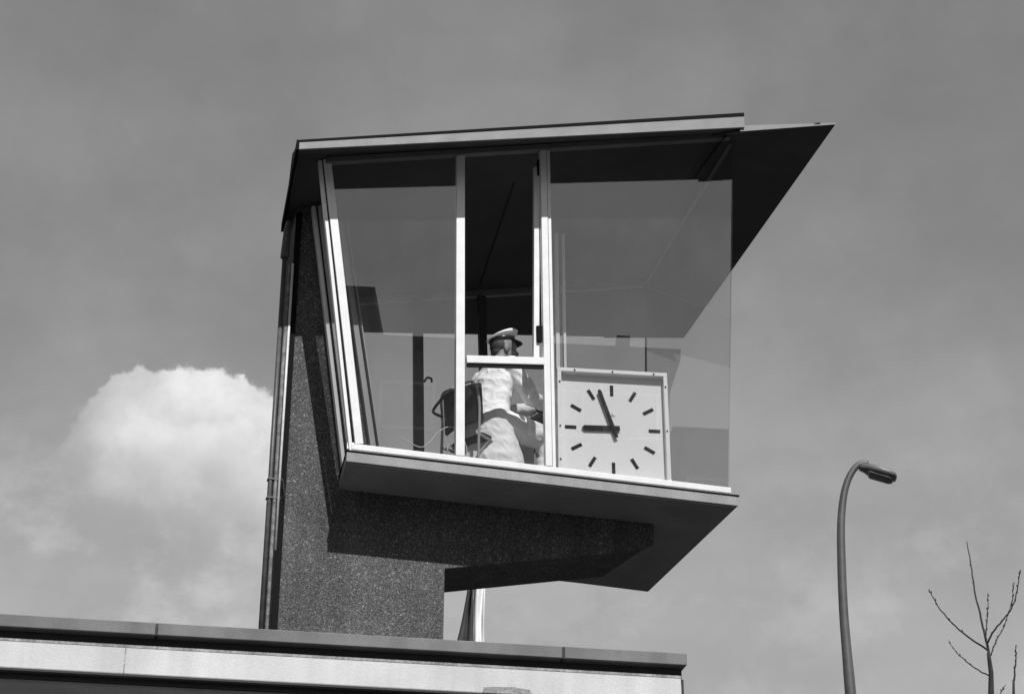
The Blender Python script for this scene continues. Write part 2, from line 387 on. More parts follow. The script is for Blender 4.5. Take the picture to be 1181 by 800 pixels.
bm = NB(); fstrip(bm, .77, 1.0, .05, -.010); link('roof_trim', bm, 'roof_edge_black', eave)
# fine joint across the ceiling panels
bm = NB(); hexa(bm, [cpt(1.36, .3, -.004), cpt(1.372, .3, -.004), cpt(1.562, 2.1, -.004), cpt(1.55, 2.1, -.004), cpt(1.36, .3, -.001), cpt(1.372, .3, -.001), cpt(1.562, 2.1, -.001), cpt(1.55, 2.1, -.001)])
link('panel_joint', bm, 'shadow_gap', roof)
bm = NB(); hexa(bm, [PB.lerp(PA, a) + I * w + Z * h for h in (.006, .024) for a, w in ((.23, -.006), (.16, -.006), (.16, .02), (.23, .02))]); link('edge_clip', bm, 'roof_edge_black', prow)

# ---- window frames of the front
def bar(bm, a, b, w, d, off=0):   # bar in the glass plane, a,b = (s,z) centreline, w width in the plane, d depth
    va = Vector((a[0], a[1])); vb = Vector((b[0], b[1])); dr = (vb - va).normalized(); pr = Vector((-dr.y, dr.x)) * w / 2
    q = [va - pr, va + pr, vb + pr, vb - pr]
    hexa(bm, [gp(x.x, x.y, off - d / 2) for x in q] + [gp(x.x, x.y, off + d / 2) for x in q])
def top_s(s): # z where the glass plane meets the ceiling at s
    z = 9.6
    for _ in range(5): z = cz(s, gt(z))
    return z
wf = empty_part = None
frame = None
bm = NB(); bar(bm, (.035, 7.238), (3.02, 7.238), .046, .05, .016); frame = link('window_sill', bm, 'white_paint', tower, bevel=.004)
bm = NB(); bar(bm, (.03, 7.2085), (3.03, 7.2085), .005, .03, .010); link('sill_flashing', bm, 'white_paint', frame)
zl, zr = top_s(-.33), top_s(3.11)
bm = NB(); bar(bm, (-.30, zl - .022), (3.16, zr - .022 + .012), .040, .06, -.01); hf = link('head_frame', bm, 'head_frame', tower)
bm = NB(); bar(bm, (-.30, zl + .015), (3.16, zr + .025), .020, .03, -.03); link('head_shadow_gap', bm, 'shadow_gap', hf)
# corner post A: two parallel profiles
def leanpost(name, s0, s1, w, d, off, m='white_paint', z0=7.235, z1=None, par=tower, bev=.003):
    bm = NB(); bar(bm, (s0, z0), (s1, z1 if z1 else top_s(s1) - .01), w, d, off); return link(name, bm, m, par, bevel=bev)
A1 = leanpost('corner_post', .092, -.292, .062, .05, .014, z0=7.262)
leanpost('glazing_bead', .038, -.345, .026, .045, .020, par=A1, z0=7.19)
leanpost('shadow_gap', .064, -.320, .02, .03, .024, 'shadow_gap', par=A1)
m1 = leanpost('mullion', .857, .770, .068, .052, .014, z0=7.262)
m2 = leanpost('mullion', 1.548, 1.452, .052, .052, .014, z0=7.262)
leanpost('glazing_bead', 1.592, 1.496, .026, .045, .018, z0=7.262, par=m2)
leanpost('shadow_gap', 1.574, 1.477, .012, .03, .016, 'shadow_gap', z0=7.262, par=m2)
bm = NB(); bar(bm, (.880, 8.038), (1.498, 8.104), .060, .05, .012); rail = link('transom', bm, 'white_paint', tower, bevel=.004)
bm = NB(); bar(bm, (.890, 7.998), (1.498, 8.062), .018, .03, .016); link('glazing_bead', bm, 'shadow_gap', rail)
# jamb of the opened casement behind the second mullion
cs = leanpost('casement_stile', 1.450, 1.420, .045, .045, .070, 'white_paint', z0=8.12, z1=9.80)
for z_ in (9.72, 8.28):
    s_ = 1.470 - .016 * (z_ - 8.0)
    bm = NB(); bar(bm, (s_, z_), (s_ - .006, z_ + .13), .04, .03, .040); link('hinge', bm, 'roof_edge_black', cs)
# slim inner track posts seen through the right pane
for s_, w_ in ((1.79, .030), (1.850, .022)):
    bm = NB(); box(bm, s_ - w_ / 2, s_ + w_ / 2, .50, .53, 7.215, 9.62); link('inner_track', bm, 'frame_light', tower)

# ---- glass panes
def pane(name, sz, par=tower, th=.006, off=0, m='window_glass'):
    bm = NB(); hexa(bm, [gp(s, z, off - th / 2) for s, z in sz] + [gp(s, z, off + th / 2) for s, z in sz]); return link(name, bm, m, par)
pane('pane', [(.11, 7.262), (.825, 7.262), (.740, top_s(.74) - .04), (-.265, top_s(-.265) - .04)])
pane('pane', [(.890, 7.262), (1.520, 7.262), (1.480, 8.055), (.860, 7.990)])
pane('pane', [(1.605, 7.262), (2.995, 7.262), (3.10, top_s(3.10) - .03), (1.510, top_s(1.510) - .04)])
# ---- left side window between corner post and column
def quadslab(bm, P, n, th):
    n = Vector(n).normalized() * th; hexa(bm, [Vector(p) - n / 2 for p in P] + [Vector(p) + n / 2 for p in P])
sp = [W(.03, .02, 7.24), W(.11, .48, 7.24), W(-.24, .48, 9.49), W(-.345, -.18, 9.49)]
bm = NB(); quadslab(bm, sp, K, .006); link('pane', bm, 'rear_glass', tower)
def seg(bm, a, b, w, d, n):  # bar from a to b, width w across, depth d along n
    a = Vector(a); b = Vector(b); dr = (b - a).normalized(); n = Vector(n); n = (n - dr * n.dot(dr)).normalized(); c = dr.cross(n)
    q = [(-1, -1), (1, -1), (1, 1), (-1, 1)]
    hexa(bm, [a + c * x * w / 2 + n * y * d / 2 for x, y in q] + [b + c * x * w / 2 + n * y * d / 2 for x, y in q])
bm = NB(); seg(bm, W(.088, .465, 7.22), W(-.262, .465, 9.50), .055, .06, I); sp_ = link('side_post', bm, 'white_paint', tower, bevel=.004)
bm = NB(); seg(bm, W(.098, .430, 7.22), W(-.252, .430, 9.50), .014, .02, I); link('glazing_bead', bm, 'shadow_gap', sp_)
bm = NB(); seg(bm, W(.03, .02, 7.25), W(.11, .48, 7.25), .05, .05, Z); link('side_sill', bm, 'white_paint', tower)
# inner post on the column's edge
bm = NB(); seg(bm, W(.345, .47, 7.22), W(-.03, .47, 9.40), .075, .05, I); ip = link('inner_post', bm, 'post_grey', tower)
bm = NB(); seg(bm, W(.360, .44, 7.22), W(-.015, .44, 9.40), .014, .03, I); link('glazing_bead', bm, 'shadow_gap', ip)
# ---- rear and right walls of glass
def rt(z): return 1.88 + .12 * (z - 7.2)       # rear glass plane depth (leans out)
def rp(s, z, off=0): return W(s, rt(z) + off, z)
def rz(s):
    z = 9.9
    for _ in range(5): z = cz(s, rt(z))
    return z
def rbar(name, a, b, w, d, m='roof_edge_black', par=tower):
    va = Vector(a); vb = Vector(b); dr = (vb - va).normalized(); pr = Vector((-dr.y, dr.x)) * w / 2
    bm = NB(); q = [va - pr, va + pr, vb + pr, vb - pr]
    hexa(bm, [rp(x.x, x.y, -d / 2) for x in q] + [rp(x.x, x.y, d / 2) for x in q]); return link(name, bm, m, par)
rbar('rear_head_frame', (.2, rz(.2) - .03), (3.2, rz(3.2) - .03), .06, .05, 'head_frame')
rbar('rear_sill', (-.02, 7.23), (3.02, 7.23), .05, .06, 'head_frame')
rbar('rear_mullion', (1.0, 7.26), (1.0, rz(1.0) - .06), .085, .06, 'soffit_dark')
r2_ = rbar('rear_mullion', (1.60, 7.26), (1.60, rz(1.6) - .06), .07, .06, 'soffit_dark')
def rpane(sz, par=tower):
    bm = NB(); hexa(bm, [rp(s, z, -.003) for s, z in sz] + [rp(s, z, .003) for s, z in sz]); link('pane', bm, 'rear_glass', par)
rpane([(.02, 7.26), (.95, 7.26), (.95, rz(.95) - .07), (.02, rz(.02) - .07)])
rpane([(1.05, 7.26), (1.56, 7.26), (1.56, rz(1.56) - .07), (1.05, rz(1.05) - .07)])
rpane([(1.64, 7.26), (3.0, 7.26), (3.22, rz(3.22) - .07), (1.64, rz(1.64) - .07)])
sR = [W(3.0, .0, 7.26), W(3.01, rt(7.26), 7.26), W(3.23, rt(10.3), cz(3.23, 2.2) - .03), W(3.11, gt(10.3) , cz(3.11, -.2) - .03)]
bm = NB(); quadslab(bm, sR, K, .006); link('pane', bm, 'rear_glass', tower)
bm = NB(); seg(bm, sR[3], sR[2], .035, .03, Z); link('side_head_frame', bm, 'head_frame', tower)
bm = NB(); seg(bm, W(3.0, .03, 7.235), W(3.0, rt(7.24), 7.235), .04, .05, Z); link('side_sill', bm, 'white_paint', tower)
bm = NB(); seg(bm, sR[1], sR[2], .014, .014, K); link('glass_joint', bm, 'roof_edge_black', tower)
bm = NB(); seg(bm, W(-.02, 1.12, 7.2), W(-.10, 1.12, 9.6), .02, .02, K); link('side_post', bm, 'soffit_dark', tower)
bm = NB(); hexa(bm, [W(-.03, 1.11, 7.21), W(-.0, 1.11, 7.21), W(-.0, 1.88, 7.21), W(-.03, 1.88, 7.21), W(-.03, 1.11, 9.59), W(-.0, 1.11, 9.59), W(-.0, 2.16, 9.6), W(-.03, 2.16, 9.6)])
link('side_wall', bm, 'desk_grey', tower)

# ---- pipes on the column's left edge
bm = NB(); box(bm, -.402, -.355, .492, .506, 5.2, 9.45); link('dark_strip', bm, 'strip_black', tower)  # black strip put over the dark recess between pipes and column face
bm = NB(); tube(bm, [W(-.478, .47, 5.2), W(-.478, .47, 9.0)], .018, 12); dp = link('drainpipe', bm, 'pipe_dark', tower, True)
bm = NB(); tube(bm, [W(-.478, .47, 9.0), W(-.478, .47, 9.02), W(-.47, .46, 9.25), W(-.455, .46, 9.32)], [.032, .034, .030, .032], 12); link('rainwater_outlet', bm, 'pipe_dark', dp, True)
for z_ in (7.1, 6.95):
    bm = NB(); box(bm, -.500, -.398, .447, .505, z_, z_ + .012); link('pipe_bracket', bm, 'pipe_dark', dp)
bm = NB(); tube(bm, [W(-.438, .462, 5.2), W(-.438, .462, 6.2), W(-.440, .462, 7.4), W(-.436, .462, 8.93)], .0145, 10); link('pipe', bm, 'pipe_rusty', tower, True)
bm = NB(); tube(bm, [W(-.412, .455, 6.55), W(-.412, .455, 7.6), W(-.411, .455, 8.95)], .010, 8); link('conduit', bm, 'pipe_light', tower, True)
bm = NB(); tube(bm, [W(-.402, .44, 7.11), W(-.385, .45, 7.09), W(-.37, .47, 7.02), W(-.366, .49, 6.93)], .004, 6); link('loose_wire', bm, 'pipe_dark', tower, True)

# ------------------------------------------------------------------ clock
CK = (W(2.552, .03, 0) - W(1.678, .17, 0)).normalized(); CI = Vector((-CK.y, CK.x, 0))
CC = W(2.105, .10, 7.700)
def Cp(x, y, z): return CC + CK * x + CI * y + Z * z
def cbox(bm, x0, x1, y0, y1, z0, z1): hexa(bm, [Cp(x0, y0, z0), Cp(x1, y0, z0), Cp(x1, y1, z0), Cp(x0, y1, z0), Cp(x0, y0, z1), Cp(x1, y0, z1), Cp(x1, y1, z1), Cp(x0, y1, z1)])
clock = empty('wall_clock', Cp(0, .1, -.485), 'large square white clock with black bars for hours standing behind the right pane', 'clock')
H, Wd, fw = .485, .438, .032
bm = NB(); cbox(bm, -Wd + fw, Wd - fw, .045, .17, -H + fw, H - fw); cb = link('case', bm, 'clock_frame', clock)
bm = NB(); cbox(bm, -Wd + fw, Wd - fw, .038, .044, -H + fw, H - fw); link('dial', bm, 'clock_white', clock)
bm = NB()
cbox(bm, -Wd, Wd, -.02, .18, H - fw, H); cbox(bm, -Wd, Wd, -.02, .18, -H, -H + fw)
cbox(bm, -Wd, -Wd + fw, -.02, .18, -H + fw, H - fw); cbox(bm, Wd - fw, Wd, -.02, .18, -H + fw, H - fw)
fr_ = link('frame', bm, 'clock_frame', clock, bevel=.003)
for (x, z) in ((-Wd + .018, .36), (-Wd + .018, -.02), (-Wd + .018, -.3), (Wd - .018, .36), (Wd - .018, -.02), (-.3, H - .018), (0, H - .018), (.33, H - .018)):
    bm = NB(); tube(bm, [Cp(x, -.026, z), Cp(x, -.018, z)], .007, 8); link('screw', bm, 'clock_black', fr_)
def rotbar(bm, ang, r0, r1, w, y0, y1, tip=0):
    c, s_ = math.cos(ang), math.sin(ang)
    def q(r, u, y): return Cp(r * s_ + u * c, y, r * c - u * s_)
    pts = [(r0, -w / 2), (r1, -w / 2), (r1 + tip, 0), (r1, w / 2), (r0, w / 2)] if tip else [(r0, -w / 2), (r1, -w / 2), (r1, w / 2), (r0, w / 2)]
    loft(bm, [q(r, u, y0) for r, u in pts], [q(r, u, y1) for r, u in pts])
for h in range(12):
    bm = NB(); rotbar(bm, R(30 * h), .285, .375, .026, .033, .0372); link('hour_mark', bm, 'clock_black', clock)
bm = NB(); rotbar(bm, R(268.5), -.055, .225, .042, .020, .026, .02); link('hour_hand', bm, 'clock_black', clock)
bm = NB(); rotbar(bm, R(342), -.085, .330, .030, .010, .016, .012); link('minute_hand', bm, 'clock_black', clock)
bm = NB(); tube(bm, [Cp(0, .006, 0), Cp(0, .037, 0)], .014, 12); link('hub', bm, 'clock_black', clock)
bm = NB(); cbox(bm, -.022, .022, .0355, .0375, .108, .116); cbox(bm, -.004, .004, .0355, .0375, .120, .134); link('maker_mark', bm, 'chair_tube', clock)

# ------------------------------------------------------------------ chair, turned away to the right
HD = R(30)
PX = (K * math.cos(HD) + I * math.sin(HD)); PY = (-K * math.sin(HD) + I * math.cos(HD))
CH = W(1.105, .40, 7.213)
def H_(x, y, z): return CH + PX * x + PY * y + Z * z
CHS = .86
def H_(x, y, z): return CH + (PX * x + PY * y + Z * z) * CHS
chair = empty('tubular_chair', CH, 'black padded chair on a bent tubular steel frame under the seated officer', 'chair')
def rbox(bm, f, x0, x1, y0, y1, z0, z1): hexa(bm, [f(x0, y0, z0), f(x1, y0, z0), f(x1, y1, z0), f(x0, y1, z0), f(x0, y0, z1), f(x1, y0, z1), f(x1, y1, z1), f(x0, y1, z1)])
bm = NB(); rbox(bm, H_, -.16, .18, -.20, .20, .36, .42); o = link('seat', bm, 'chair_black', chair, bevel=.02)
bm = NB()
n = 8
for i in range(n):
    a0, a1 = -1 + 2 * i / n, -1 + 2 * (i + 1) / n
    cv = lambda a: -.17 - .05 * (1 - a * a)
    hexa(bm, [H_(cv(a0), a0 * .23, .50), H_(cv(a1), a1 * .23, .50), H_(cv(a1) - .03, a1 * .23, .50), H_(cv(a0) - .03, a0 * .23, .50),
              H_(cv(a0) - .03, a0 * .23, .86), H_(cv(a1) - .03, a1 * .23, .86), H_(cv(a1) - .06, a1 * .23, .86), H_(cv(a0) - .06, a0 * .23, .86)])
bmesh.ops.remove_doubles(bm, verts=bm.verts, dist=.0005)
link('backrest', bm, 'chair_black', chair)
for sg in (-1, 1):
    bm = NB()
    tube(bm, arc([H_(-.24, sg * .235, .0), H_(-.235, sg * .235, .30), H_(-.23, sg * .235, .62), H_(-.26, sg * .225, .82), H_(-.27, sg * .18, .88), H_(-.275, sg * .06, .89)], 6), .011, 8)
    link('leg', bm, 'chair_tube', chair, True)
    bm = NB()
    tube(bm, arc([H_(.16, sg * .19, .0), H_(.16, sg * .19, .33), H_(.12, sg * .19, .35), H_(-.22, sg * .22, .36)], 5), .011, 8)
    link('leg', bm, 'chair_tube', chair, True)
bm = NB()
tube(bm, arc([H_(-.25, .22, .66), H_(-.31, .27, .70), H_(-.355, .20, .72), H_(-.35, .08, .79), H_(-.30, -.04, .85), H_(-.275, -.03, .88)], 7), .012, 8)
link('armrest', bm, 'chair_tube_black', chair, True)

# ------------------------------------------------------------------ the seated officer
HD = R(24)
PX = (K * math.cos(HD) + I * math.sin(HD)); PY = (-K * math.sin(HD) + I * math.cos(HD))
PO = W(1.195, .47, 7.222)
SC = 1.04
def Pp(x, y, z): return PO + (PX * x * 1.04 + PY * y * 1.05 + Z * z) * SC
def evalmesh(o):
    dg = bpy.context.evaluated_depsgraph_get(); dg.update()
    return bpy.data.meshes.new_from_object(o.evaluated_get(dg))
def ellipsoid(bm, c, r, rot=None, seg=20):
    g = bmesh.ops.create_uvsphere(bm, u_segments=seg, v_segments=seg // 2 + 2, radius=1)
    for v in g['verts']:
        q = Vector((v.co.x * r[0], v.co.y * r[1], v.co.z * r[2]))
        if rot: q = rot @ q
        v.co = q + Vector(c)
def limb(bm, pts, seg=16):
    """tapered limb: a smooth tube through ((x,y,z), radius) with rounded ends"""
    P = arc([p for p, r in pts], 5); rr = []
    for i in range(len(P)):
        q = i / 5; a = min(int(q), len(pts) - 2); rr.append(pts[a][1] + (pts[a + 1][1] - pts[a][1]) * (q - a))
    tube(bm, P, rr, seg)
    for p, r in (pts[0], pts[-1]): ellipsoid(bm, p, (r, r, r), None, 14)
def trunk_(bm, secs, seg=28):
    """torso from elliptical sections (x, z, half depth, half width, lean)"""
    rs = []
    for x, z, a, b in secs:
        rs.append([bm.verts.new((x + a * math.cos(2 * math.pi * k / seg), b * math.sin(2 * math.pi * k / seg) * (1 + .08 * math.cos(4 * math.pi * k / seg) * -1), z)) for k in range(seg)])
    n = seg
    for i in range(len(rs) - 1):
        for k in range(n): bm.faces.new((rs[i][k], rs[i][(k + 1) % n], rs[i + 1][(k + 1) % n], rs[i + 1][k]))
    bm.faces.new(rs[0][::-1]); bm.faces.new(rs[-1])
def finish(fns, name, m, parent, voxel=.007, smooth_it=2, disp=None):
    """build pieces in person coordinates, fuse them into one continuous surface, place it in the world"""
    bm = NB()
    for f in fns: f(bm)
    bmesh.ops.recalc_face_normals(bm, faces=bm.faces)
    me = bpy.data.meshes.new('tmp'); bm.to_mesh(me); bm.free()
    o = bpy.data.objects.new('tmp', me); scene.collection.objects.link(o)
    r = o.modifiers.new('r', 'REMESH'); r.mode = 'VOXEL'; r.voxel_size = voxel
    s = o.modifiers.new('s', 'SMOOTH'); s.iterations = smooth_it; s.factor = .5
    m2 = evalmesh(o); bpy.data.objects.remove(o)
    bm = NB(); bm.from_mesh(m2)
    if disp:
        bm.normal_update()
        for v in bm.verts: v.co += v.normal * disp(v.co)
    for v in bm.verts: v.co = Pp(*v.co)
    return link(name, bm, m, parent, True)
sh = {-1: (.075, -.175, .975), 1: (.085, .175, .985)}
elb = {-1: (.20, -.25, .72), 1: (.31, .22, .80)}
wri = {-1: (.44, -.17, .74), 1: (.50, .07, .84)}
def body_f(bm):
    trunk_(bm, [(-.02, .42, .10, .15), (0, .50, .115, .165), (.01, .62, .095, .145), (.04, .80, .11, .155), (.065, .94, .105, .17), (.08, 1.01, .075, .12), (.09, 1.04, .05, .07)])
    limb(bm, [((.075, 0, 1.0), .056), ((.115, 0, 1.10), .052), ((.130, 0, 1.16), .052)])
    for g in (-1, 1):
        limb(bm, [(sh[g], .058), (tuple(Vector(sh[g]).lerp(Vector(elb[g]), .5)), .048), (elb[g], .040)])
        limb(bm, [(elb[g], .040), (tuple(Vector(elb[g]).lerp(Vector(wri[g]), .4)), .040), (wri[g], .026)])
    for y, kx, ax in ((-.10, .44, .40), (.10, .44, .46)):
        limb(bm, [((.02, y * .9, .49), .095), ((.22, y * 1.1, .495), .082), ((kx, y * 1.25, .50), .060)])
        limb(bm, [((kx, y * 1.25, .50), .060), ((kx - .02, y * 1.3, .33), .056), ((ax, y * 1.3, .10), .036), ((ax, y * 1.3, .05), .036)])
        limb(bm, [((ax - .03, y * 1.3, .045), .036), ((ax + .09, y * 1.35, .04), .036), ((ax + .17, y * 1.4, .03), .026)])
palms, hands = [], []
for g in (-1, 1):
    d = Vector(wri[g]) - Vector(elb[g]); d.z = -.03; d.normalize(); lat = d.cross(Vector((0, 0, 1))).normalized() * -g   # lat points to the outer (little finger) side
    w = Vector(wri[g]); palm = w + d * .048; palms.append((palm, d, lat))
    for ln, o_ in ((.066, -.030), (.076, -.010), (.070, .010), (.054, .029)):
        b = palm + lat * o_ + d * .032; k1 = b + d * ln * .55 + Vector((0, 0, .002)); k2 = k1 + d * ln * .30 - Vector((0, 0, .020)); k3 = k2 + d * .004 - Vector((0, 0, .022))
        hands.append([(tuple(palm + lat * o_ * .8), .0105), (tuple(b), .0100), (tuple(k1), .0090), (tuple(k2), .0085), (tuple(k3), .0070)])
    tb = w + d * .018 - lat * .024
    hands.append([(tuple(tb), .013), (tuple(tb + d * .028 - lat * .022 - Vector((0, 0, .010))), .011), (tuple(tb + d * .058 - lat * .024 - Vector((0, 0, .024))), .009)])
def hands_f(bm):
    for h in hands: limb(bm, h, 10)
HC = Vector((.150, 0, 1.215))        # head centre
hrot = Matrix.Rotation(R(-22), 3, 'Z') @ Matrix.Rotation(R(2), 3, 'Y')
def head_extra(bm):
    def e(c, r): ellipsoid(bm, HC + hrot @ Vector(c), r, hrot)
    e((0, 0, .02), (.098, .075, .100))         # cranium
    e((.030, 0, -.045), (.066, .058, .075))    # face
    e((.060, 0, -.092), (.032, .034, .026))    # chin
    e((-.02, 0, -.05), (.060, .062, .06))      # jaw
    e((.098, 0, -.025), (.022, .013, .024))    # nose
    e((.086, 0, -.005), (.014, .012, .026))    # bridge
    e((.084, 0, -.062), (.016, .024, .008)); e((.082, 0, -.074), (.015, .022, .009))   # lips
    e((.080, 0, .022), (.018, .050, .010))     # brow
    for s in (-1, 1):
        e((.000, s * .076, -.022), (.022, .010, .034))   # ears
        e((.074, s * .030, .000), (.013, .016, .010))    # eyes
        e((.060, s * .038, -.035), (.024, .020, .022))   # cheekbones
    for p, d, lat in palms:
        rm = Matrix((d, lat, d.cross(lat))).transposed()
        ellipsoid(bm, p, (.050, .040, .018), rm)
person = empty('person', Pp(0, 0, 0), 'officer in a white coat and peaked cap seated in the cabin facing right', 'person')
pb = finish([body_f, hands_f, head_extra], 'body', 'skin', person, .0055, 2)
# clothes
def wr(c):
    q = Vector(c) * 11; f = noise.noise(Vector((c.x * 9, c.y * 9, c.z * 14))) * .009 + noise.noise(q * 1.8) * .004
    n_ = abs(noise.noise(Vector((c.x * 16 + c.z * 8, c.y * 12, c.z * 11 + 3))))
    return f + .005 * (1 - min(1, n_ * 3.0))
def coat_f(bm):
    trunk_(bm, [(-.03, .40, .165, .20), (-.02, .50, .165, .20), (0, .60, .138, .182), (.02, .70, .128, .172), (.045, .82, .135, .182), (.065, .93, .130, .190), (.078, 1.00, .105, .155), (.092, 1.045, .075, .095), (.10, 1.07, .066, .072)])
    for g in (-1, 1):
        e0 = Vector(elb[g]); w0 = Vector(wri[g]); s0 = Vector(sh[g])
        limb(bm, [(tuple(s0 - Vector((0, 0, .01))), .078), (tuple(s0.lerp(e0, .5)), .068), (tuple(e0), .060)])
        limb(bm, [(tuple(e0), .060), (tuple(e0.lerp(w0, .45)), .056), (tuple(e0.lerp(w0, .93)), .042)])
    trunk_(bm, [(.04, .06, .25, .26), (.03, .20, .235, .25), (.01, .34, .20, .23), (-.01, .46, .175, .205), (-.01, .52, .16, .195)])
    for y in (-.10, .10):
        limb(bm, [((0, y * .9, .50), .125), ((.20, y * 1.15, .50), .108), ((.43, y * 1.3, .49), .088)])
        limb(bm, [((.44, y * 1.3, .49), .086), ((.45, y * 1.35, .34), .084), ((.44, y * 1.35, .20), .088)])
coat = finish([coat_f], 'coat', 'coat_cloth', person, .008, 1, wr)
def collar(bm):
    ellipsoid(bm, (.095, 0, 1.078), (.078, .084, .022), Matrix.Rotation(R(14), 3, 'Y'))
finish([collar], 'collar', 'coat_cloth', coat, .006, 1)
for y, ax in ((-.10, .40), (.10, .46)):
    finish([lambda bm: limb(bm, [((.44, y * 1.3, .40), .066), ((.43, y * 1.3, .28), .062), ((ax, y * 1.3, .09), .054)])], 'trouser_leg', 'trouser_cloth', person, .009, 1)
    finish([lambda bm: limb(bm, [((ax - .04, y * 1.3, .046), .044), ((ax + .08, y * 1.35, .044), .044), ((ax + .18, y * 1.4, .034), .033)])], 'shoe', 'shoe_leather', person, .008, 1)
def hairf(bm):
    ellipsoid(bm, HC + hrot @ Vector((-.036, 0, .008)), (.070, .077, .078), hrot); ellipsoid(bm, HC + hrot @ Vector((-.055, 0, -.045)), (.042, .056, .045), hrot)
finish([hairf], 'hair', 'hair', person, .006, 1)
hrot = hrot @ Matrix.Rotation(R(-14), 3, 'Y')
# cap: wide white crown rising to the front over a dark band and a shiny peak
def ring(bm, c, a, b, tilt, n=28):
    rm = Matrix.Rotation(R(tilt), 3, 'Y')
    return [bm.verts.new(Pp(*(HC + hrot @ (Vector(c) + rm @ Vector((a * math.cos(2 * math.pi * k / n), b * math.sin(2 * math.pi * k / n), 0)))))) for k in range(n)]
def ringloft(bm, rs, cap0=True, cap1=True):
    n = len(rs[0])
    for i in range(len(rs) - 1):
        for k in range(n): bm.faces.new((rs[i][k], rs[i][(k + 1) % n], rs[i + 1][(k + 1) % n], rs[i + 1][k]))
    if cap0: bm.faces.new(rs[0][::-1])
    if cap1: bm.faces.new(rs[-1])
bm = NB(); ringloft(bm, [ring(bm, (0, 0, .056), .101, .085, 2), ring(bm, (0, 0, .085), .101, .085, 0)]); cap = link('cap_band', bm, 'cap_black', person, True)
bm = NB(); ringloft(bm, [ring(bm, (0, 0, .080), .099, .083, 0), ring(bm, (.006, 0, .100), .124, .106, -8), ring(bm, (.010, 0, .108), .129, .110, -12), ring(bm, (.008, 0, .122), .112, .094, -15), ring(bm, (.004, 0, .128), .06, .052, -15)])
link('cap_crown', bm, 'cap_white', cap, True)
bm = NB()
pk = []
for lay in (0, .005):
    rows = []
    for j in range(4):
        row = []
        for k in range(13):
            a = R(-62 + 124 * k / 12); rr = 1 + j * .19 * math.cos(a * .95)
            row.append(bm.verts.new(Pp(*(HC + hrot @ Vector((.099 * rr * math.cos(a), .084 * (1 + .05 * j) * math.sin(a), .060 - j * .0085 - lay))))))
        rows.append(row)
    pk.append(rows)
for rows in pk:
    for j in range(3):
        for k in range(12): bm.faces.new((rows[j][k], rows[j][k + 1], rows[j + 1][k + 1], rows[j + 1][k]))
for k in range(12): bm.faces.new((pk[0][3][k], pk[0][3][k + 1], pk[1][3][k + 1], pk[1][3][k]))
link('cap_peak', bm, 'cap_black', cap, True)
bm = NB(); g = HC + hrot @ Vector((.103, 0, .072)); ellipsoid(bm, Pp(*g), (.010, .010, .012), None, 10); link('cap_badge', bm, 'chair_tube', cap, True)

# ------------------------------------------------------------------ control desk under the officer's hands
DO = Pp(.62, -.02, 0)
def D_(x, y, z): return DO + PX * x + PY * y + Z * z
desk = empty('control_desk', DO, 'dark sloping control desk in front of the seated officer', 'control desk')
bm = NB()
loft(bm, [D_(-.17, -.28, .62), D_(.16, -.28, .62), D_(.16, -.28, .98), D_(.10, -.28, .98), D_(-.17, -.28, .76)], [D_(-.17, .34, .62), D_(.16, .34, .62), D_(.16, .34, .98), D_(.10, .34, .98), D_(-.17, .34, .76)])
dsk = link('console', bm, 'box_black', desk, bevel=.008)
for y in (-.24, .30):
    bm = NB(); tube(bm, [D_(.10, y, 0), D_(.10, y, .62)], .018, 8); link('leg', bm, 'desk_grey', desk)
for i in range(4):
    bm = NB(); p = D_(-.05 + .0, -.18 + .13 * i, .868); tube(bm, [p, p + Z * .02 - PX * .012], .012, 8); link('button', bm, 'chair_tube', dsk)

# ------------------------------------------------------------------ box on the column inside, cable on the floor
bm = NB(); tube(bm, arc([W(.45, .16, 7.42), W(.60, .14, 7.36), W(.72, .15, 7.50), W(.80, .16, 7.56), W(.88, .16, 7.54), W(.95, .17, 7.40), W(.93, .16, 7.23)], 7), .004, 6)
cabl = link('cable', bm, 'cable_white', None, True); tag(cabl, 'thin white cable looping up beside the chair behind the left pane', 'cable')
bm = NB(); tube(bm, arc([W(.84, .14, 7.38), W(.80, .13, 7.40), W(.79, .13, 7.36), W(.82, .13, 7.31), W(.90, .14, 7.22)], 6), .004, 6); link('loop', bm, 'cable_white', cabl, True)
bm = NB(); tube(bm, arc([rp(1.045, 8.86, -.03), rp(1.065, 8.895, -.06), rp(1.10, 8.885, -.07), rp(1.105, 8.85, -.07)], 5), .010, 6)
hk = link('hook', bm, 'box_black', tower, True)

# ------------------------------------------------------------------ low building in front of the tower
Q = Vector((.984, .180, 0)).normalized(); P2 = Vector((-Q.y, Q.x, 0)); BO = Vector((1.104, 11.431, 0))
def B(u, w, z): return BO + Q * u + P2 * w + Z * z
def bbox(bm, u0, u1, w0, w1, z0, z1): hexa(bm, [B(u0, w0, z0), B(u1, w0, z0), B(u1, w1, z0), B(u0, w1, z0), B(u0, w0, z1), B(u1, w0, z1), B(u1, w1, z1), B(u0, w1, z1)])
low = empty('low_building', B(-4, 4, 0), 'low flat roofed building with grey metal coping and pale concrete band below the tower', 'building')
bm = NB()
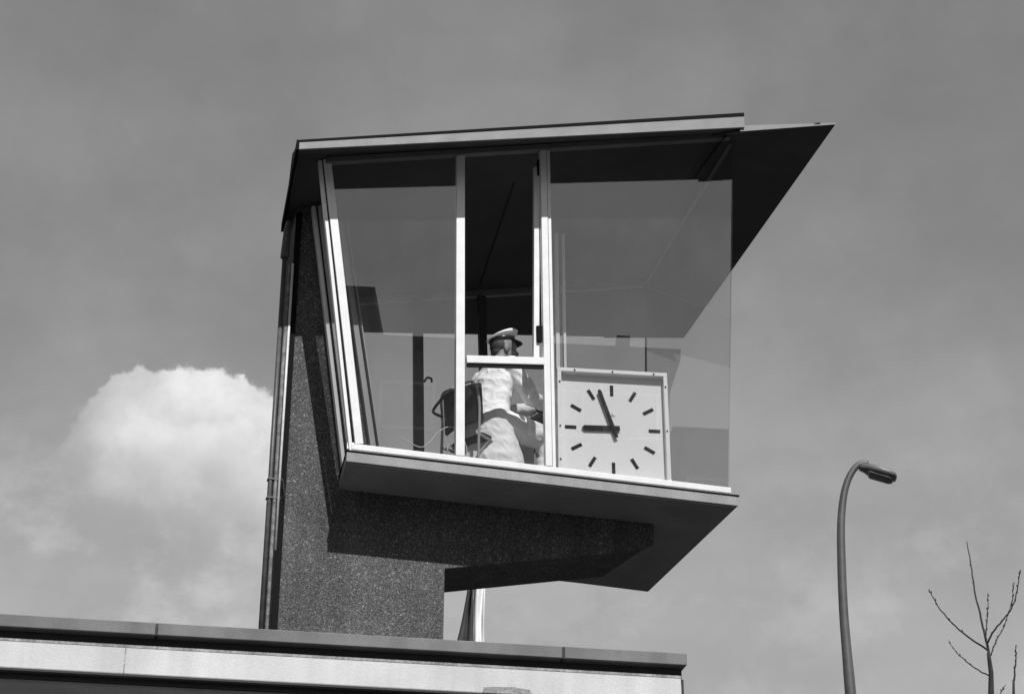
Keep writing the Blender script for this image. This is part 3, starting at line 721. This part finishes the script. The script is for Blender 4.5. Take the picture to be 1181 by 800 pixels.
# notch cut for the tower column: build the roof from blocks round it
bbox(bm, -14, 0, .10, 1.40, 4.95, 5.16); bbox(bm, -14, -2.75, 1.40, 2.65, 4.95, 5.16); bbox(bm, -.95, 0, 1.40, 2.65, 4.95, 5.16); bbox(bm, -14, 0, 2.65, 8, 4.95, 5.16)
rf = link('roof', bm, 'coping_joint', low)
bm = NB(); bbox(bm, -14, -.015, .085, .25, 5.162, 5.222); link('roof_upstand', bm, 'coping_joint', rf)
edges = [-14, -10.8, -7.05, -3.30, -.795, 0]
for i in range(len(edges) - 1):
    bm = NB(); bbox(bm, edges[i] + .007, edges[i + 1] - .007 if i < 4 else 0, 0, .20, 5.224, 5.300)
    bmesh.ops.subdivide_edges(bm, edges=bm.edges, cuts=0)
    link('coping', bm, 'coping_metal', rf, bevel=.004)
    if i: 
        bm = NB(); bbox(bm, edges[i] - .006, edges[i] + .006, .003, .19, 5.222, 5.297); link('coping_joint', bm, 'coping_joint', rf)
bm = NB(); bbox(bm, -14, -.03, .045, .14, 4.985, 5.165); band = link('concrete_band', bm, 'concrete_band', low, bevel=.008)
bm = NB(); bbox(bm, -3.475, -3.468, .0435, .10, 4.99, 5.16); link('joint', bm, 'band_stain_shade', band)
bm = NB(); loft(bm, [B(-1.30, .0435, 4.99), B(-.98, .0435, 4.99), B(-1.00, .0435, 5.022), B(-1.10, .0435, 5.034), B(-1.22, .0435, 5.030), B(-1.29, .0435, 5.024)], [B(-1.30, .05, 4.99), B(-.98, .05, 4.99), B(-1.00, .05, 5.022), B(-1.10, .05, 5.034), B(-1.22, .05, 5.030), B(-1.29, .05, 5.024)]); link('repair_patch', bm, 'band_stain_shade', band)
bm = NB(); bbox(bm, -14, -.03, .0425, .10, 5.150, 5.1655); link('band_top_shade', bm, 'band_stain_shade', band)  # shade of the coping put into a darker strip along the band's top
bm = NB(); bbox(bm, -14, -.04, .040, .13, 4.972, 4.984); link('drip_edge', bm, 'coping_joint', band)
bm = NB(); bbox(bm, -14, -.04, .14, 7.9, 4.925, 4.948); link('eave_soffit', bm, 'eave_soffit', low)
bm = NB(); bbox(bm, -13.8, -.9, 1.6, 7.8, 0, 4.924); wl_ = link('wall', bm, 'render_wall', low)
for i in range(5):
    u = -12.6 + i * 2.4
    bm = NB(); bbox(bm, u, u + 1.4, 1.56, 1.598, 1.1, 2.6); wf_ = link('window', bm, 'frame_light', wl_)
    bm = NB(); bbox(bm, u + .06, u + 1.34, 1.548, 1.557, 1.16, 2.54); link('window_glazing', bm, 'dark_pane', wf_)

# ------------------------------------------------------------------ flag behind the tower column
FO = Vector((-.47, 22.5, 0))
flag = empty('flag', FO, 'drooping white flag with a dark band seen under the cabin beside the column', 'flag')
bm = NB(); tube(bm, [FO, FO + Z * 6, FO + Z * 11.0], [.06, .05, .035], 12); link('flagpole', bm, 'lamp_pole', flag, True)
def cloth(fx0, fx1, nm, m, ph):
    bm = NB(); rows = []
    nz, nu = 26, 14
    for j in range(nz + 1):
        z = 10.75 - j * (2.9 / nz); row = []
        a = j / nz
        for k in range(nu + 1):
            u = k / nu; x0, x1 = fx0(a), fx1(a); x = x0 + (x1 - x0) * u
            y = .05 * math.sin(u * 9 + ph + a * 3) + .03 * math.sin(a * 22 + u * 7 + ph)
            row.append(bm.verts.new((FO.x + x, FO.y - .09 + y, z)))
        rows.append(row)
    for j in range(nz):
        for k in range(nu): bm.faces.new((rows[j][k], rows[j][k + 1], rows[j + 1][k + 1], rows[j + 1][k]))
    o = link(nm, bm, m, flag, True); md = o.modifiers.new('th', 'SOLIDIFY'); md.thickness = .008
cloth(lambda a: -.02, lambda a: .135 + .012 * math.sin(a * 9), 'white_panel', 'flag_white', 0)
cloth(lambda a: -.03 - .62 * a ** 2.4 , lambda a: -.02, 'dark_panel', 'flag_grey', 1.4)

# ------------------------------------------------------------------ street lamp
LO = Vector((3.06, 17.0, 0))
LPX = lambda x, y: None
f_ = 2164.; cp, sp2 = math.cos(R(PITCH)), math.sin(R(PITCH))
def px(x, y, Y=12.0):     # a point seen at (x, y), Y metres to the north
    a = (x - 590.5) / f_; b = (400 - y) / f_; d = Vector((a, cp - b * sp2, sp2 + b * cp)); return Vector((0, 0, 1.6)) + d * (Y / d.y)
lampp = []
q0, q1 = px(981, 800, 17), px(976.7, 752, 17); sl0 = (q0.x - q1.x) / (q0.z - q1.z)
lampp = [(q0.x + sl0 * .8 * (z - q0.z), z) for z in (0, 1.4, 2.8, 4.2, 5.4)] + [(p.x, p.z) for p in (px(x, y, 17) for x, y in ((981, 800), (977, 755), (973, 706), (970.6, 650), (970, 605), (972.5, 575), (977, 556), (984, 542), (992, 535), (1001, 534)))]
lamp = empty('street_lamp', (lampp[0][0], 17, 0), 'grey street lamp on a gently curved mast right of the tower', 'street lamp')
lr = [.085, .08, .072, .064, .058, .053, .047, .044, .042, .039, .036, .034, .032, .031, .030]
pth = arc([(x, 17, z) for x, z in lampp], 6); rads = []
for i in range(len(pth)):
    q = i / 6; a = int(min(q, len(lr) - 2)); rads.append(lr[a] + (lr[a + 1] - lr[a]) * (q - a))
bm = NB(); tube(bm, pth, rads, 20); link('mast', bm, 'lamp_pole', lamp, True)
bm = NB(); hx = px(992, 538, 17); dr = Vector((.90, -.15, -.38)).normalized(); la = dr.cross(Z).normalized(); up_ = la.cross(dr)
rs = []
for (d, w, h0, h1) in ((0, .045, .045, .045), (.05, .065, .045, .045), (.10, .10, .052, .058), (.22, .115, .050, .060), (.34, .11, .042, .052), (.395, .09, .03, .03), (.41, .05, .015, .015)):
    row = []
    for k in range(16):
        a = 2 * math.pi * k / 16; c, s = math.cos(a), math.sin(a)
        row.append(bm.verts.new(hx + dr * d * .9 + la * (w * abs(c) ** .7 * (1 if c > 0 else -1)) + up_ * ((h0 * .85 if s > 0 else h1 * .85) * abs(s) ** .7 * (1 if s > 0 else -1))))
    rs.append(row)
ringloft(bm, rs); hd = link('lamp_head', bm, 'lamp_head', lamp, True)
bm = NB(); rs = []
for (d, w, h) in ((.10, .08, .030), (.12, .09, .036), (.30, .09, .032), (.34, .07, .020)):
    rs.append([bm.verts.new(hx + dr * d + la * (w * math.cos(2 * math.pi * k / 16)) + up_ * (-.035 + h * (math.sin(2 * math.pi * k / 16) - 1) / 2)) for k in range(16)])
ringloft(bm, rs); link('lamp_glass', bm, 'lamp_glass', hd, True)
bm = NB(); tube(bm, [(lampp[0][0], 17, 0), (lampp[0][0] * .36 + lampp[1][0] * .64, 17, .9)], .12, 20); link('base_sleeve', bm, 'lamp_pole', lamp, True)

# ------------------------------------------------------------------ bare young trees at the right edge (photo pixel -> point at depth 12)
def twig(pts, r0, r1, buds=True, dep=0):
    bm = NB(); P = arc([px(x, y, 12.0 + dep * i / max(1, len(pts) - 1)) for i, (x, y) in enumerate(pts)], 5)
    for i in range(1, len(P) - 1): P[i] = P[i] + Vector((random.uniform(-1, 1), random.uniform(-1, 1), 0)) * .003
    tube(bm, P, [r0 + (r1 - r0) * i / (len(P) - 1) for i in range(len(P))], 7)
    if buds:
        for i in range(3, len(P) - 1, 1):
            for k in range(random.choice((0, 1, 1))):
                p = P[i].lerp(P[i + 1], random.random()); t = (P[i + 1] - P[i]).normalized()
                sd = Vector((random.uniform(-1, 1), random.uniform(-1, 1), .3)).normalized()
                tube(bm, [p, p + (sd + t).normalized() * .009, p + (sd * .6 + t).normalized() * .020], [.003, .0045, .001], 5)
    return bm
t1 = px(1143, 800); base = Vector((t1.x + .02, 12, 0))
tree = empty('young_tree', base, 'bare young tree with thin budding branches right of the street lamp', 'tree')
bm = NB(); tube(bm, [base + (t1 - base) * (i / 24) + Vector((.03 * math.sin(i * .5), 0, 0)) for i in range(24)] + [t1] + [t1.lerp(px(1143, 775), i / 3) for i in (1, 2, 3)] + [px(1143, 775).lerp(px(1140, 753), i / 3) for i in (1, 2, 3)], [.05 - .038 * i / 30 for i in range(31)], 10)
link('trunk', bm, 'bark', tree, True)
for pts, r0, r1, dep in (
    ([(1141, 757), (1137, 735), (1131, 712), (1124, 680), (1120, 652), (1115, 624)], .011, .003, .3),
    ([(1139, 749), (1118, 735), (1098, 718), (1083, 700), (1071, 679)], .008, .0025, -.3),
    ([(1142, 779), (1128, 772), (1112, 760), (1102, 750), (1094, 738)], .006, .002, .3),
    ([(1139, 741), (1146, 727), (1158, 713), (1168, 698), (1174, 675), (1177, 657)], .008, .003, -.2),
    ([(1143, 755), (1148, 740), (1158, 722), (1163, 707), (1168, 690)], .006, .002, .4),
    ([(1166, 702), (1168, 688), (1169, 672)], .004, .002, .0),
    ([(1137, 738), (1138, 720), (1139, 702), (1139, 683)], .005, .002, -.1)):
    link('branch', twig(pts, r0 * .85, r1, True, dep), 'bark', tree, True)
t2 = px(1169, 800); base2 = Vector((t2.x + .03, 12, 0))
tree2 = empty('young_tree', base2, 'single upright leafless shoot at the very right edge of the view', 'tree')
e2 = px(1169, 784); bm = NB(); tube(bm, [base2 + (t2 - base2) * (i / 8) for i in range(9)] + [e2], [.045 - .036 * i / 8 for i in range(9)] + [.008], 8); link('trunk', bm, 'bark', tree2, True)
link('branch', twig([(1169, 786), (1171, 765), (1172, 744)], .007, .003), 'bark', tree2, True)
link('branch', twig([(1152, 806), (1156, 795), (1160, 789)], .004, .002), 'bark', tree2, True)

# ------------------------------------------------------------------ houses across the road, behind the viewer (they show as reflections in the cabin glass)
VA = R(31.5); VD = Vector((math.sin(VA), -math.cos(VA), 0)); VL = Vector((math.cos(VA), math.sin(VA), 0))
def house(u0, u1, dist, dep, h, label, mt, rows, cols, stack=None):
    def G(u, w, z): return Vector((.3, 13, 0)) + VL * u + VD * (dist + w) + Z * z
    root = empty('apartment_building', G((u0 + u1) / 2, dep / 2, 0), label, 'building', 'apartment buildings across the road')
    def b_(bm, a, b, c, d, e, f): hexa(bm, [G(a, c, e), G(b, c, e), G(b, d, e), G(a, d, e), G(a, c, f), G(b, c, f), G(b, d, f), G(a, d, f)])
    bm = NB(); b_(bm, u0, u1, 0, dep, 0, h - .35); w = link('wall', bm, mt, root)
    bm = NB(); b_(bm, u0 - .3, u1 + .3, -.3, dep + .3, h - .348, h); rf_ = link('roof', bm, 'coping_joint', root)
    if stack:
        bm = NB(); b_(bm, stack, stack + .45, 1, 1.6, h + .002, h + .8); link('chimney', bm, mt, rf_)
    for j in range(rows):
        for i in range(cols):
            cx = u0 + (i + .5) * (u1 - u0) / cols; z = 1.0 + j * (h - 1) / rows
            bm = NB(); b_(bm, cx - .9, cx + .9, -.06, -.002, z, z + 1.6); f = link('window', bm, 'frame_light', w)
            bm = NB(); b_(bm, cx - .8, cx + .8, -.07, -.062, z + .1, z + 1.5); link('window_glazing', bm, 'dark_pane', f)
    return root
DS = 45.0
def uu(azd): return DS * math.tan(R(azd - 31.5))
house(uu(15), uu(24.3), DS + 1.5, 9, 8.6 + (DS + 1.5) * math.tan(R(19.1)), 'tallest brick apartment block across the road at the start of the row', 'brick', 8, 3)
house(uu(24.3) + .5, uu(37.3), DS, 11, 8.6 + DS * math.tan(R(17.22)), 'tall brick apartment block across the road behind the viewer', 'brick', 7, 4, uu(35.1))
house(uu(37.4) + .4, uu(46), DS + 1, 10, 8.6 + (DS + 1) * math.tan(R(14.15)), 'lower brick apartment block across the road at the end of the row', 'brick', 6, 3)
